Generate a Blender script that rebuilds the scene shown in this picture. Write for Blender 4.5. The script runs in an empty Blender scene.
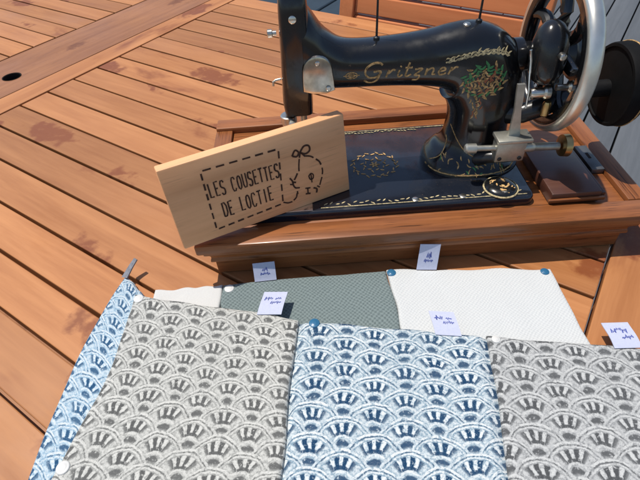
import bpy, bmesh, math, random
from mathutils import Vector, Matrix, noise
from mathutils.bvhtree import BVHTree

random.seed(7)
scene = bpy.context.scene
col = scene.collection
R = math.radians

# ------------------------------------------------------------------ camera, sky, sun, exposure
cam_data = bpy.data.cameras.new('camera')
cam_data.sensor_width = 36.0
cam_data.lens = 465.0 / 640.0 * 36.0
cam_data.clip_start = 0.01
cam_data.clip_end = 2000.0
cam = bpy.data.objects.new('camera', cam_data)
col.objects.link(cam)
cam.matrix_world = Matrix(((0.997470, 0.071092, 0.0, 0.0),
                           (-0.050314, 0.705935, -0.706488, 0.0),
                           (-0.050226, 0.704700, 0.707725, 0.44),
                           (0, 0, 0, 1)))
scene.camera = cam

SUN = Vector((-0.31, 0.13, 0.94)).normalized()          # towards the sun: high, from behind and a little left
world = bpy.data.worlds.new('World')
scene.world = world
world.use_nodes = True
wn = world.node_tree
bg = wn.nodes['Background']
sky = wn.nodes.new('ShaderNodeTexSky')
sky.sky_type = 'NISHITA'
sky.sun_disc = False
sky.sun_elevation = math.asin(SUN.z)
sky.sun_rotation = math.atan2(SUN.x, SUN.y)
wn.links.new(sky.outputs[0], bg.inputs[0])
bg.inputs[1].default_value = 0.11
sun_data = bpy.data.lights.new('sun', 'SUN')
sun_data.energy = 4.2
sun_data.angle = R(0.55)
sun_data.color = (1.0, 0.94, 0.85)
sun = bpy.data.objects.new('sun', sun_data)
col.objects.link(sun)
sun.rotation_euler = SUN.to_track_quat('Z', 'Y').to_euler()
sun.location = (-3, 1, 4)
vs = scene.view_settings
vs.view_transform = 'Standard'
vs.look = 'None'
vs.exposure = 0.0
vs.gamma = 1.0
vs.use_curve_mapping = False
scene.cycles.max_bounces = 8

# ------------------------------------------------------------------ helpers
def tag(o, label=None, cat=None, group=None, kind=None):
    if label: o['label'] = label
    if cat: o['category'] = cat
    if group: o['group'] = group
    if kind: o['kind'] = kind
    return o

def empty(name, loc=(0, 0, 0), rz=0.0):
    o = bpy.data.objects.new(name, None)
    o.empty_display_size = 0.02
    col.objects.link(o)
    o.location = loc
    o.rotation_euler = (0, 0, rz)
    return o

def link(name, me, mat, parent=None, smooth=True, angle=35):
    o = bpy.data.objects.new(name, me)
    col.objects.link(o)
    if mat is not None:
        me.materials.clear()
        me.materials.append(mat)
    if parent is not None:
        o.parent = parent
    if smooth and len(me.polygons):
        me.shade_smooth()
        me.set_sharp_from_angle(angle=R(angle))
    return o

def from_bm(name, bm, mat, parent=None, smooth=True, angle=35):
    bmesh.ops.recalc_face_normals(bm, faces=bm.faces)
    me = bpy.data.meshes.new(name)
    bm.to_mesh(me)
    bm.free()
    return link(name, me, mat, parent, smooth, angle)

def add_box(bm, lo, hi, bevel=0.0, seg=2):
    r = bmesh.ops.create_cube(bm, size=1.0)
    vs_ = r['verts']
    c = [(lo[i] + hi[i]) / 2 for i in range(3)]
    s = [hi[i] - lo[i] for i in range(3)]
    for v in vs_:
        v.co = Vector((c[0] + v.co.x * s[0], c[1] + v.co.y * s[1], c[2] + v.co.z * s[2]))
    if bevel > 0:
        ed = set()
        for v in vs_:
            ed.update(v.link_edges)
        bmesh.ops.bevel(bm, geom=list(ed), offset=bevel, segments=seg, profile=0.5, affect='EDGES')
    return bm

def box(name, lo, hi, mat, parent=None, bevel=0.001, seg=2):
    return from_bm(name, add_box(bmesh.new(), lo, hi, bevel, seg), mat, parent)

def add_loft(bm, rings, cap=True, closed=False):
    vr = [[bm.verts.new(p) for p in ring] for ring in rings]
    n = len(vr[0])
    m = len(vr)
    for i in range(m if closed else m - 1):
        A_, B_ = vr[i], vr[(i + 1) % m]
        for j in range(n):
            k = (j + 1) % n
            bm.faces.new((A_[j], A_[k], B_[k], B_[j]))
    if cap and not closed:
        bm.faces.new(list(reversed(vr[0])))
        bm.faces.new(vr[-1])
    return bm

def frame_of(t):
    t = t.normalized()
    u = t.cross(Vector((0, 0, 1)))
    if u.length < 1e-4:
        u = Vector((1, 0, 0))
    u.normalize()
    return u, u.cross(t).normalized()

def add_tube(bm, pts, rad, seg=12, closed=False, cap=True):
    pts = [Vector(p) for p in pts]
    rings = []
    for i, p in enumerate(pts):
        if closed:
            t = pts[(i + 1) % len(pts)] - pts[i - 1]
        else:
            t = pts[min(i + 1, len(pts) - 1)] - pts[max(i - 1, 0)]
        u, v = frame_of(t)
        r = rad[i] if isinstance(rad, (list, tuple)) else rad
        rings.append([p + (u * math.cos(a) + v * math.sin(a)) * r for a in [2 * math.pi * j / seg for j in range(seg)]])
    return add_loft(bm, rings, cap, closed)

def tube(name, pts, rad, mat, parent=None, seg=12, closed=False):
    return from_bm(name, add_tube(bmesh.new(), pts, rad, seg, closed), mat, parent)

def add_lathe(bm, origin, axis, prof, seg=32):
    """prof: (distance along axis, radius)"""
    origin = Vector(origin)
    axis = Vector(axis).normalized()
    u, v = frame_of(axis)
    rings = [[origin + axis * d + (u * math.cos(a) + v * math.sin(a)) * max(r, 1e-5)
              for a in [2 * math.pi * j / seg for j in range(seg)]] for d, r in prof]
    return add_loft(bm, rings)

def lathe(name, origin, axis, prof, mat, parent=None, seg=32, angle=35):
    return from_bm(name, add_lathe(bmesh.new(), origin, axis, prof, seg), mat, parent, angle=angle)

def smooth_poly(pts, n=6):
    """Catmull-Rom through points (any dimension as Vector)."""
    P = [Vector(p) for p in pts]
    if len(P) < 3:
        return P
    out = []
    for i in range(len(P) - 1):
        p0 = P[max(i - 1, 0)]; p1 = P[i]; p2 = P[i + 1]; p3 = P[min(i + 2, len(P) - 1)]
        for k in range(n):
            t = k / n
            out.append(0.5 * ((2 * p1) + (p2 - p0) * t + (2 * p0 - 5 * p1 + 4 * p2 - p3) * t * t + (3 * p1 - p0 - 3 * p2 + p3) * t ** 3))
    out.append(P[-1])
    return out

def add_ribbon(bm, pts3, nrm, width, thick=0.0003):
    """a flat raised stroke through 3-D points; nrm: list of surface normals; width: number or list"""
    n = len(pts3)
    rings = []
    for i in range(n):
        t = pts3[min(i + 1, n - 1)] - pts3[max(i - 1, 0)]
        if t.length < 1e-9:
            t = Vector((1, 0, 0))
        nn = nrm[i]
        s = nn.cross(t)
        if s.length < 1e-9:
            s = Vector((0, 0, 1))
        s.normalize()
        w = (width[i] if isinstance(width, (list, tuple)) else width) / 2
        p = pts3[i]
        rings.append([p - s * w - nn * thick, p - s * w + nn * thick, p + s * w + nn * thick, p + s * w - nn * thick])
    return add_loft(bm, rings)

# ------------------------------------------------------------------ node materials
class NT:
    def __init__(self, name):
        self.m = bpy.data.materials.new(name)
        self.m.use_nodes = True
        self.t = self.m.node_tree
        self.b = self.t.nodes['Principled BSDF']
    def n(self, kind, **kw):
        nd = self.t.nodes.new('ShaderNode' + kind)
        for k, v in kw.items():
            setattr(nd, k, v)
        return nd
    def l(self, a, b):
        self.t.links.new(a, b)
    def setin(self, sock, v):
        if isinstance(v, (int, float)):
            sock.default_value = v
        elif isinstance(v, (tuple, list)):
            sock.default_value = tuple(v) if len(v) != 3 or sock.type == 'VECTOR' else (*v, 1)
        else:
            self.l(v, sock)
    def math(self, op, a, b=None, c=None, clamp=False):
        nd = self.n('Math', operation=op, use_clamp=clamp)
        self.setin(nd.inputs[0], a)
        if b is not None: self.setin(nd.inputs[1], b)
        if c is not None: self.setin(nd.inputs[2], c)
        return nd.outputs[0]
    def vmath(self, op, a, b=None):
        nd = self.n('VectorMath', operation=op)
        self.setin(nd.inputs[0], a)
        if b is not None: self.setin(nd.inputs[1], b)
        return nd.outputs[0]
    def noise(self, vec, scale, detail=4, rough=0.55, dist=0.0):
        nd = self.n('TexNoise')
        if vec is not None: self.l(vec, nd.inputs['Vector'])
        nd.inputs['Scale'].default_value = scale
        nd.inputs['Detail'].default_value = detail
        nd.inputs['Roughness'].default_value = rough
        nd.inputs['Distortion'].default_value = dist
        return nd.outputs['Fac']
    def ramp(self, fac, stops, interp='LINEAR'):
        nd = self.n('ValToRGB')
        nd.color_ramp.interpolation = interp
        el = nd.color_ramp.elements
        while len(el) < len(stops): el.new(0.5)
        for e, (p, c) in zip(el, stops):
            e.position = p
            e.color = (*c, 1) if len(c) == 3 else c
        self.setin(nd.inputs[0], fac)
        return nd.outputs[0]
    def step(self, x, lo, hi):
        nd = self.n('MapRange', interpolation_type='SMOOTHSTEP')
        self.setin(nd.inputs[0], x)
        nd.inputs[1].default_value = lo
        nd.inputs[2].default_value = hi
        return nd.outputs[0]
    def mix(self, fac, a, b, mode='MIX'):
        nd = self.n('Mix', data_type='RGBA', blend_type=mode)
        self.setin(nd.inputs[0], fac)
        self.setin(nd.inputs[6], a)
        self.setin(nd.inputs[7], b)
        return nd.outputs[2]
    def bump(self, h, strength=0.3, dist=0.001):
        nd = self.n('Bump')
        nd.inputs['Strength'].default_value = strength
        nd.inputs['Distance'].default_value = dist
        self.l(h, nd.inputs['Height'])
        self.l(nd.outputs[0], self.b.inputs['Normal'])
    def set(self, **kw):
        for k, v in kw.items():
            self.setin(self.b.inputs[k.replace('_', ' ')], v)
        return self.m

def objvec(N, stretch, seed_scale=37.0):
    """object coordinates stretched along the grain, shifted by a random value for each object"""
    tc = N.n('TexCoord')
    oi = N.n('ObjectInfo')
    off = N.n('CombineXYZ')
    N.l(N.math('MULTIPLY', oi.outputs['Random'], seed_scale), off.inputs[0])
    N.l(N.math('MULTIPLY', oi.outputs['Random'], seed_scale * 1.7), off.inputs[1])
    N.l(N.math('MULTIPLY', oi.outputs['Random'], seed_scale * 0.6), off.inputs[2])
    base = N.vmath('ADD', tc.outputs['Object'], off.outputs[0])
    mp = N.n('Mapping')
    N.l(base, mp.inputs[0])
    mp.inputs['Scale'].default_value = stretch
    return mp.outputs[0], base, oi.outputs['Random']

def wood(name, light, dark, stain=None, stain_amt=0.0, rough=0.5, grain=1.0, coat=0.0, axis=0, vary=0.25, bumpy=0.25, knots=0.0, spec=0.5, wet=False, streak=0.0):
    N = NT(name)
    st = [38.0, 38.0, 38.0]
    st[axis] = 2.6
    g, base, rnd = objvec(N, st)
    f1 = N.noise(g, 1.0 * grain, 5, 0.6, 0.6)
    f2 = N.noise(g, 5.0 * grain, 3, 0.6, 0.2)
    f = N.math('ADD', N.math('MULTIPLY', f1, 0.75), N.math('MULTIPLY', f2, 0.25))
    c = N.ramp(f, [(0.30, dark), (0.68, light)])
    # board-to-board tone
    v = N.math('ADD', 1.0 - vary / 2, N.math('MULTIPLY', rnd, vary))
    c = N.mix(1.0, c, N.n('CombineColor').outputs[0], 'MULTIPLY') if False else c
    hs = N.n('HueSaturation')
    N.l(c, hs.inputs['Color']); N.l(v, hs.inputs['Value'])
    c = hs.outputs[0]
    if stain:
        ms = N.n('Mapping')
        N.l(base, ms.inputs[0])
        sc = [15.0, 15.0, 15.0]; sc[axis] = 6.5
        ms.inputs['Scale'].default_value = sc
        s1 = N.noise(ms.outputs[0], 1.0, 4, 0.62, 0.4)
        s2 = N.noise(base, 3.3, 2, 0.5)
        sf = N.step(N.math('ADD', N.math('MULTIPLY', s1, 0.75), N.math('MULTIPLY', s2, 0.35)), 0.655, 0.80)
        c = N.mix(N.math('MULTIPLY', sf, stain_amt), c, stain)
        # broad pale weathering
        w = N.step(N.noise(base, 2.1, 3, 0.55), 0.50, 0.72)
        c = N.mix(N.math('MULTIPLY', w, 0.22), c, tuple(min(1, x * 1.25 + 0.03) for x in light))
    if knots:
        # knots and resin blots, stretched a little along the grain, each with a soft ragged edge
        mk = N.n('Mapping'); N.l(base, mk.inputs[0])
        sc = [14.0, 14.0, 0.01]; sc[axis] = 5.8
        mk.inputs['Scale'].default_value = sc
        wob = N.n('TexNoise'); N.l(base, wob.inputs['Vector']); wob.inputs['Scale'].default_value = 45; wob.inputs['Detail'].default_value = 4
        wv = N.n('VectorMath', operation='SCALE'); N.l(N.vmath('SUBTRACT', wob.outputs['Color'], (0.5, 0.5, 0.5)), wv.inputs[0]); wv.inputs['Scale'].default_value = 0.55
        vo = N.n('TexVoronoi'); N.l(N.vmath('ADD', mk.outputs[0], wv.outputs[0]), vo.inputs['Vector']); vo.inputs['Scale'].default_value = 1.0
        sepc = N.n('SeparateColor'); N.l(vo.outputs['Color'], sepc.inputs[0])
        size = N.math('ADD', 0.13, N.math('MULTIPLY', N.step(sepc.outputs[0], 0.45, 1.0), 0.26))
        kf = N.math('SUBTRACT', 1.0, N.step(N.math('SUBTRACT', vo.outputs['Distance'], size), -0.08, 0.065))
        kf = N.math('MULTIPLY', kf, N.step(sepc.outputs[0], 0.48, 0.56))
        kf = N.math('MULTIPLY', kf, N.step(N.noise(base, 70, 3, 0.6), 0.12, 0.46))
        c = N.mix(N.math('MULTIPLY', kf, knots), c, stain)
    if streak:
        # dark open pores and scuffs drawn out along the grain
        mq = N.n('Mapping'); N.l(base, mq.inputs[0])
        sc = [420.0, 420.0, 420.0]; sc[axis] = 16.0
        mq.inputs['Scale'].default_value = sc
        q = N.math('MULTIPLY', N.step(N.noise(mq.outputs[0], 1.0, 3, 0.6), 0.54, 0.70), N.step(N.noise(base, 26, 3), 0.36, 0.60))
        c = N.mix(N.math('MULTIPLY', q, streak), c, tuple(0.3 * x for x in dark))
    r = N.math('ADD', rough - 0.1, N.math('MULTIPLY', f2, 0.2))
    if wet:
        r = N.math('ADD', r, N.math('MULTIPLY', N.math('SUBTRACT', N.noise(base, 5.5, 4, 0.6), 0.5), 0.75))
    N.bump(f, bumpy, 0.0006)
    return N.set(Base_Color=c, Roughness=r, Coat_Weight=coat, Coat_Roughness=0.18, Specular_IOR_Level=spec)

def plain(name, colr, rough=0.5, metal=0.0, coat=0.0, speck=0.12, scale=60.0, bumpy=0.0, spec=0.5):
    N = NT(name)
    tc = N.n('TexCoord')
    f = N.noise(tc.outputs['Object'], scale, 4, 0.6)
    dk = tuple(x * (1 - speck) for x in colr)
    lt = tuple(min(1, x * (1 + speck)) for x in colr)
    c = N.ramp(f, [(0.3, dk), (0.7, lt)])
    r = N.math('ADD', max(rough - 0.08, 0.02), N.math('MULTIPLY', N.noise(tc.outputs['Object'], scale * 0.4, 3), 0.16))
    if bumpy > 0:
        N.bump(f, bumpy, 0.0005)
    return N.set(Base_Color=c, Roughness=r, Metallic=metal, Coat_Weight=coat, Coat_Roughness=0.06, Specular_IOR_Level=spec)

def enamel(name, colr):
    """old glossy black enamel: fine scratches, dull handled patches, small brown chips"""
    N = NT(name)
    tc = N.n('TexCoord')
    v = tc.outputs['Object']
    chip = N.math('MULTIPLY', N.step(N.noise(v, 260, 3, 0.65), 0.66, 0.72), N.step(N.noise(v, 22, 2), 0.48, 0.64))
    dull = N.step(N.noise(v, 30, 4, 0.6), 0.42, 0.70)
    c = N.mix(chip, colr, (0.085, 0.050, 0.028))
    r = N.math('ADD', N.math('ADD', 0.16, N.math('MULTIPLY', dull, 0.22)), N.math('MULTIPLY', chip, 0.4))
    N.bump(N.noise(v, 55, 3, 0.5), 0.10, 0.0008)
    return N.set(Base_Color=c, Roughness=r, Coat_Weight=N.math('SUBTRACT', 0.5, N.math('MULTIPLY', dull, 0.4)), Coat_Roughness=0.10)

M = {}
M['table'] = wood('table_wood', (0.475, 0.205, 0.076), (0.325, 0.122, 0.039), (0.20, 0.052, 0.016), 0.75, 0.50, knots=0.85, spec=0.4, vary=0.38, wet=True)
M['table_beam'] = wood('table_beam_wood', (0.42, 0.185, 0.080), (0.27, 0.105, 0.042), (0.13, 0.038, 0.015), 0.75, 0.45, knots=0.7, spec=0.4, wet=True, streak=0.5)
M['chair'] = wood('chair_wood', (0.74, 0.27, 0.105), (0.58, 0.185, 0.068), (0.36, 0.09, 0.035), 0.4, 0.6, spec=0.25)
M['base'] = wood('walnut_varnish', (0.36, 0.128, 0.040), (0.125, 0.037, 0.011), (0.04, 0.014, 0.006), 0.9, 0.42, coat=0.15, vary=0.12, spec=0.35, grain=1.2, streak=0.85)
M['lid'] = wood('dark_lid_varnish', (0.13, 0.050, 0.030), (0.075, 0.028, 0.018), None, 0, 0.35, coat=0.3)
M['sign'] = wood('pine_board', (0.92, 0.50, 0.255), (0.66, 0.31, 0.135), None, 0, 0.55, grain=0.55, vary=0.0, bumpy=0.2, streak=0.25)
M['burn'] = plain('burnt_line', (0.060, 0.024, 0.012), 0.85, speck=0.7, scale=300)
M['japan'] = enamel('black_japan', (0.0075, 0.0078, 0.009))
M['bedjapan'] = enamel('bed_sky_tinted_japan', (0.011, 0.014, 0.022))  # navy tint puts the reflected sky into the bed's base colour
M['matte_black'] = plain('matte_black_iron', (0.0045, 0.0045, 0.005), 0.7, speck=0.3, spec=0.15)
M['black'] = plain('black_iron', (0.012, 0.012, 0.013), 0.35, coat=0.2, speck=0.3)
M['chrome'] = plain('chrome', (0.78, 0.77, 0.74), 0.16, 1.0, speck=0.08)
M['nickel'] = plain('worn_nickel', (0.66, 0.63, 0.56), 0.30, 1.0, speck=0.2)
M['plate'] = plain('wood_reflection_nickel', (0.50, 0.45, 0.38), 0.20, 1.0, speck=0.25, scale=120)  # darker warm tone puts the reflected wood into the nickel colour
M['rim'] = plain('satin_nickel_rim', (0.80, 0.78, 0.70), 0.36, 0.9, speck=0.12, scale=40)
M['steel'] = plain('grey_steel', (0.50, 0.49, 0.43), 0.42, 0.85, speck=0.2)
M['brass'] = plain('brass', (0.62, 0.42, 0.18), 0.32, 1.0, speck=0.25)
M['gold'] = plain('gold_transfer', (0.50, 0.31, 0.13), 0.7, 0.0, speck=0.75, scale=330, spec=0.2)
M['cream'] = plain('cream_transfer', (0.50, 0.41, 0.23), 0.7, 0.0, speck=0.75, scale=330, spec=0.2)
M['green'] = plain('green_transfer', (0.05, 0.22, 0.07), 0.45, 0.0, speck=0.3, scale=120)
M['red'] = plain('red_transfer', (0.33, 0.10, 0.04), 0.45, 0.0, speck=0.3, scale=120)
M['lock'] = plain('dull_lock_plate', (0.16, 0.16, 0.16), 0.45, 0.8, speck=0.25)
M['hole'] = plain('dark_hole', (0.022, 0.010, 0.006), 0.9)
M['deck'] = wood('grey_deck', (0.108, 0.118, 0.132), (0.072, 0.080, 0.090), None, 0, 0.65, vary=0.25, grain=0.8)
M['ground'] = plain('ground_soil', (0.10, 0.09, 0.075), 0.9, speck=0.4, scale=6)
M['navy'] = plain('dark_navy_stand_in', (0.018, 0.030, 0.042), 0.4, speck=0.2, scale=20)
M['snap_blue'] = plain('blue_snap', (0.030, 0.14, 0.27), 0.3, speck=0.05)
M['snap_white'] = plain('white_snap', (0.66, 0.66, 0.64), 0.3, speck=0.03)
M['tag'] = plain('white_ribbon', (0.50, 0.53, 0.68), 0.7, speck=0.05, scale=400)
M['ink'] = plain('blue_ink', (0.06, 0.09, 0.34), 0.8, speck=0.1)
M['strap'] = plain('grey_strap', (0.19, 0.20, 0.23), 0.8, speck=0.25, scale=300)

def weave(N, uv, scale, amt):
    w1 = N.n('TexWave', wave_type='BANDS', bands_direction='X'); w2 = N.n('TexWave', wave_type='BANDS', bands_direction='Y')
    for w in (w1, w2):
        N.l(uv, w.inputs['Vector']); w.inputs['Scale'].default_value = scale
        w.inputs['Distortion'].default_value = 0.6; w.inputs['Detail'].default_value = 1
    return N.math('MULTIPLY', N.math('ADD', w1.outputs['Fac'], w2.outputs['Fac']), amt)

def print_cloth(name, ground, mid, darkc, pale, P=0.057):
    """overlapping-scale print: each scale has a pale rim, dark forked petals fanned below it and a dark bud at its foot"""
    N = NT(name)
    uvn = N.n('UVMap'); uvn.uv_map = 'UVMap'
    def jitter(scale, amp, src):
        j = N.n('TexNoise'); N.l(src, j.inputs['Vector']); j.inputs['Scale'].default_value = scale; j.inputs['Detail'].default_value = 2
        v = N.n('VectorMath', operation='SCALE'); N.l(N.vmath('SUBTRACT', j.outputs['Color'], (0.5, 0.5, 0.5)), v.inputs[0]); v.inputs['Scale'].default_value = amp
        return N.vmath('ADD', src, v.outputs[0])
    uv = jitter(520, 0.0016, jitter(60, 0.0055, uvn.outputs[0]))
    sep = N.n('SeparateXYZ'); N.l(uv, sep.inputs[0])
    X = N.math('DIVIDE', sep.outputs[0], P)
    t = N.math('DIVIDE', sep.outputs[1], P * 0.25)
    k0 = N.math('FLOOR', t)
    def fmix(f, a_, b_):
        nd = N.n('Mix', data_type='FLOAT'); N.l(f, nd.inputs[0]); N.l(a_, nd.inputs[2]); N.l(b_, nd.inputs[3]); return nd.outputs[0]
    cand = []
    for o_ in (-1.0, 0.0, 1.0):
        r_ = N.math('ADD', k0, o_)
        dx_ = N.math('SUBTRACT', N.math('FRACT', N.math('ADD', X, N.math('FRACT', N.math('MULTIPLY', r_, 0.5)))), 0.5)
        dy_ = N.math('MULTIPLY', N.math('SUBTRACT', t, r_), 0.25)
        d_ = N.math('SQRT', N.math('ADD', N.math('MULTIPLY', dx_, dx_), N.math('MULTIPLY', dy_, dy_)))
        cand.append((dx_, dy_, d_, N.math('LESS_THAN', d_, 0.5)))
    dx = fmix(cand[0][3], fmix(cand[1][3], cand[2][0], cand[1][0]), cand[0][0])
    dy = fmix(cand[0][3], fmix(cand[1][3], cand[2][1], cand[1][1]), cand[0][1])
    d = fmix(cand[0][3], fmix(cand[1][3], cand[2][2], cand[1][2]), cand[0][2])
    ang = N.math('ARCTAN2', N.math('ABSOLUTE', dx), dy)
    def band(v, lo, hi, soft):
        return N.math('MULTIPLY', N.step(v, lo - soft, lo + soft), N.math('SUBTRACT', 1.0, N.step(v, hi - soft, hi + soft)))
    rim = N.math('ADD', band(d, 0.460, 0.494, 0.006), N.math('MULTIPLY', band(d, 0.406, 0.432, 0.006), 0.9), clamp=True)
    rimfill = band(d, 0.436, 0.458, 0.006)
    vein = N.math('ADD', rimfill, band(d, 0.382, 0.404, 0.006), clamp=True)
    lad = N.math('ABSOLUTE', N.math('SUBTRACT', N.math('FRACT', N.math('DIVIDE', ang, R(23.0))), 0.5))        # 0 in the middle of a petal
    petal = N.math('MULTIPLY', N.math('SUBTRACT', 1.0, N.step(lad, 0.22, 0.28)), band(d, 0.210, 0.385, 0.008))
    gaps = N.math('MULTIPLY', N.step(lad, 0.30, 0.36), band(d, 0.225, 0.39, 0.008))
    centre = N.math('SUBTRACT', 1.0, N.step(ang, R(28), R(46)))
    cup = N.math('MULTIPLY', N.math('SUBTRACT', 1.0, N.step(ang, R(24), R(30))), band(d, 0.200, 0.250, 0.008))
    under = band(d, 0.160, 0.195, 0.008)
    bud = N.math('SUBTRACT', 1.0, N.step(d, 0.110, 0.140))
    blot = N.noise(uvn.outputs[0], 640, 2, 0.6)
    blot2 = N.noise(uvn.outputs[0], 300, 2, 0.6)
    big = N.noise(uvn.outputs[0], 12, 2, 0.5)
    half_ = tuple(0.25 * a_ + 0.75 * b_ for a_, b_ in zip(ground, mid))
    c = N.mix(N.step(blot2, 0.40, 0.60), ground, half_)
    brk = N.step(blot2, 0.27, 0.43)
    brk2 = N.step(N.noise(uvn.outputs[0], 210, 2, 0.6), 0.36, 0.50)
    flank = N.math('SUBTRACT', 1.0, centre)
    c = N.mix(N.math('MULTIPLY', vein, 0.80), c, mid)
    c = N.mix(N.math('MULTIPLY', N.math('MULTIPLY', rim, brk2), N.math('ADD', 0.50, N.math('MULTIPLY', centre, 0.45))), c, pale)
    c = N.mix(N.math('MULTIPLY', N.math('MULTIPLY', gaps, N.math('ADD', 0.45, N.math('MULTIPLY', centre, 0.5))), brk2), c, pale)
    c = N.mix(N.math('MULTIPLY', N.math('MULTIPLY', under, brk2), 0.80), c, pale)
    c = N.mix(N.math('MULTIPLY', N.step(blot, 0.50, 0.66), 0.42), c, pale)
    c = N.mix(N.math('MULTIPLY', N.math('MULTIPLY', petal, brk), centre), c, darkc)
    ftick = N.math('MULTIPLY', N.math('MULTIPLY', N.math('SUBTRACT', 1.0, N.step(lad, 0.12, 0.18)), band(d, 0.250, 0.380, 0.008)), flank)
    c = N.mix(N.math('MULTIPLY', N.math('MULTIPLY', ftick, brk), 0.85), c, darkc)
    c = N.mix(N.math('MULTIPLY', N.math('MULTIPLY', rimfill, N.step(N.noise(uvn.outputs[0], 250, 1), 0.46, 0.54)), 0.70), c, darkc)
    for s_, k_ in ((cup, 0.95), (N.math('MULTIPLY', bud, N.step(dy, -0.02, 0.05)), 0.92)):
        c = N.mix(N.math('MULTIPLY', N.math('MULTIPLY', s_, brk), k_), c, darkc)
    c = N.mix(N.math('MULTIPLY', N.math('SUBTRACT', 1.0, N.step(blot, 0.32, 0.47)), 0.45), c, tuple(0.6 * a_ + 0.4 * b_ for a_, b_ in zip(mid, darkc)))
    c = N.mix(N.math('MULTIPLY', N.step(big, 0.45, 0.75), 0.14), c, mid)
    h = N.math('ADD', weave(N, uvn.outputs[0], 230.0, 0.5), N.math('MULTIPLY', N.noise(uvn.outputs[0], 60, 3), 2.0))
    N.bump(h, 0.35, 0.0007)
    return N.set(Base_Color=c, Roughness=0.85, Sheen_Weight=0.15, Specular_IOR_Level=0.2)

M['print_grey'] = print_cloth('pale_grey_fan_print', (0.50, 0.505, 0.475), (0.28, 0.285, 0.27), (0.095, 0.097, 0.095), (0.60, 0.60, 0.565))
M['print_grey_cool'] = print_cloth('cool_grey_fan_print', (0.43, 0.44, 0.44), (0.25, 0.26, 0.265), (0.07, 0.074, 0.078), (0.55, 0.56, 0.55))
M['print_blue'] = print_cloth('blue_fan_print', (0.46, 0.54, 0.58), (0.17, 0.27, 0.35), (0.008, 0.045, 0.110), (0.69, 0.72, 0.72))
M['print_blue_small'] = print_cloth('light_blue_fan_print', (0.44, 0.56, 0.64), (0.22, 0.36, 0.48), (0.014, 0.070, 0.16), (0.62, 0.67, 0.69), P=0.050)

def knit(name, c1, c2, scale, strength):
    N = NT(name)
    uvn = N.n('UVMap'); uvn.uv_map = 'UVMap'
    j = N.n('TexNoise'); N.l(uvn.outputs[0], j.inputs['Vector']); j.inputs['Scale'].default_value = 45; j.inputs['Detail'].default_value = 4
    jv = N.n('VectorMath', operation='SCALE'); N.l(N.vmath('SUBTRACT', j.outputs['Color'], (0.5, 0.5, 0.5)), jv.inputs[0]); jv.inputs['Scale'].default_value = 0.0075
    sep = N.n('SeparateXYZ'); N.l(N.vmath('ADD', uvn.outputs[0], jv.outputs[0]), sep.inputs[0])
    sx = N.math('SINE', N.math('MULTIPLY', sep.outputs[0], scale * 6.283))
    sy = N.math('SINE', N.math('MULTIPLY', sep.outputs[1], scale * 6.283))
    h = N.math('ADD', N.math('MULTIPLY', N.math('MULTIPLY', sx, sy), 0.5), 0.5)
    nz = N.noise(uvn.outputs[0], 500, 2)
    f = N.math('ADD', N.math('MULTIPLY', h, 0.5), N.math('MULTIPLY', nz, 0.5))
    c = N.ramp(f, [(0.15, c2), (0.65, c1)])
    N.bump(f, strength, 0.0012)
    return N.set(Base_Color=c, Roughness=0.9, Sheen_Weight=0.15, Specular_IOR_Level=0.2)

M['waffle_white'] = knit('white_waffle', (0.61, 0.63, 0.63), (0.51, 0.53, 0.54), 230.0, 0.5)
M['plain_white'] = knit('plain_white_cotton', (0.63, 0.63, 0.61), (0.55, 0.55, 0.54), 600.0, 0.3)
M['honey_green'] = knit('grey_green_honeycomb', (0.205, 0.255, 0.255), (0.085, 0.115, 0.118), 190.0, 0.8)

# ------------------------------------------------------------------ setting: ground and deck
EA = Vector((-0.810022, 0.586399, 0))       # along the table slats
EB = Vector((0.586399, 0.810022, 0))        # across the slats
ROT = math.atan2(EA.y, EA.x)
DECK_Z = -0.74
bm = bmesh.new()
for p in ((-150, -150), (150, -150), (150, 150), (-150, 150)):
    bm.verts.new((p[0], p[1], DECK_Z - 0.06))
bm.faces.new(bm.verts)
tag(from_bm('ground', bm, M['ground']), kind='structure')

deck = tag(empty('deck', (0, 0, DECK_Z)), kind='structure')
bw = 0.145
board_me = None
for i in range(-24, 25):
    if board_me is None:
        b0 = from_bm('deck_board', add_box(bmesh.new(), (-4.5, -bw / 2 + 0.004, -0.028), (4.5, bw / 2 - 0.004, 0), 0.003), M['deck'], deck)
        board_me = b0.data
        o = b0
    else:
        o = bpy.data.objects.new('deck_board', board_me)
        col.objects.link(o)
        o.parent = deck
    pos = EA * (0.065 + bw / 2 + i * bw) + EB * 1.6
    o.location = pos
    o.rotation_euler = (0, 0, math.atan2(EB.y, EB.x))

# ------------------------------------------------------------------ table
table = tag(empty('garden_table', (0, 0, DECK_Z)), 'large orange slatted wooden garden table carrying the sewing machine and cloths', 'table')
tbl_inv = Matrix.Translation((0, 0, -DECK_Z))
T_TOP = 0.0
TH = 0.022
def ab(a, b, z=0.0):
    return EA * a + EB * b + Vector((0, 0, z))
B_MIN, B_MAX = -0.185, 1.065
A_END = -0.150
OUT = [(A_END, B_MIN), (2.15, B_MIN), (2.15, B_MAX), (0.25, B_MAX), (A_END, 0.545)]   # outline in slat coordinates

def clip(poly, nx, ny, d):
    """keep points with nx*x+ny*y <= d"""
    out = []
    for i in range(len(poly)):
        p, q = poly[i], poly[(i + 1) % len(poly)]
        fp = nx * p[0] + ny * p[1] - d
        fq = nx * q[0] + ny * q[1] - d
        if fp <= 0: out.append(p)
        if (fp < 0 < fq) or (fq < 0 < fp):
            t = fp / (fp - fq)
            out.append((p[0] + t * (q[0] - p[0]), p[1] + t * (q[1] - p[1])))
    return out

CH_N = Vector((-(B_MAX - 0.545), 0.25 - A_END)).normalized()     # outward normal of the cut corner
CH_D = CH_N.x * 0.25 + CH_N.y * B_MAX

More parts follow.
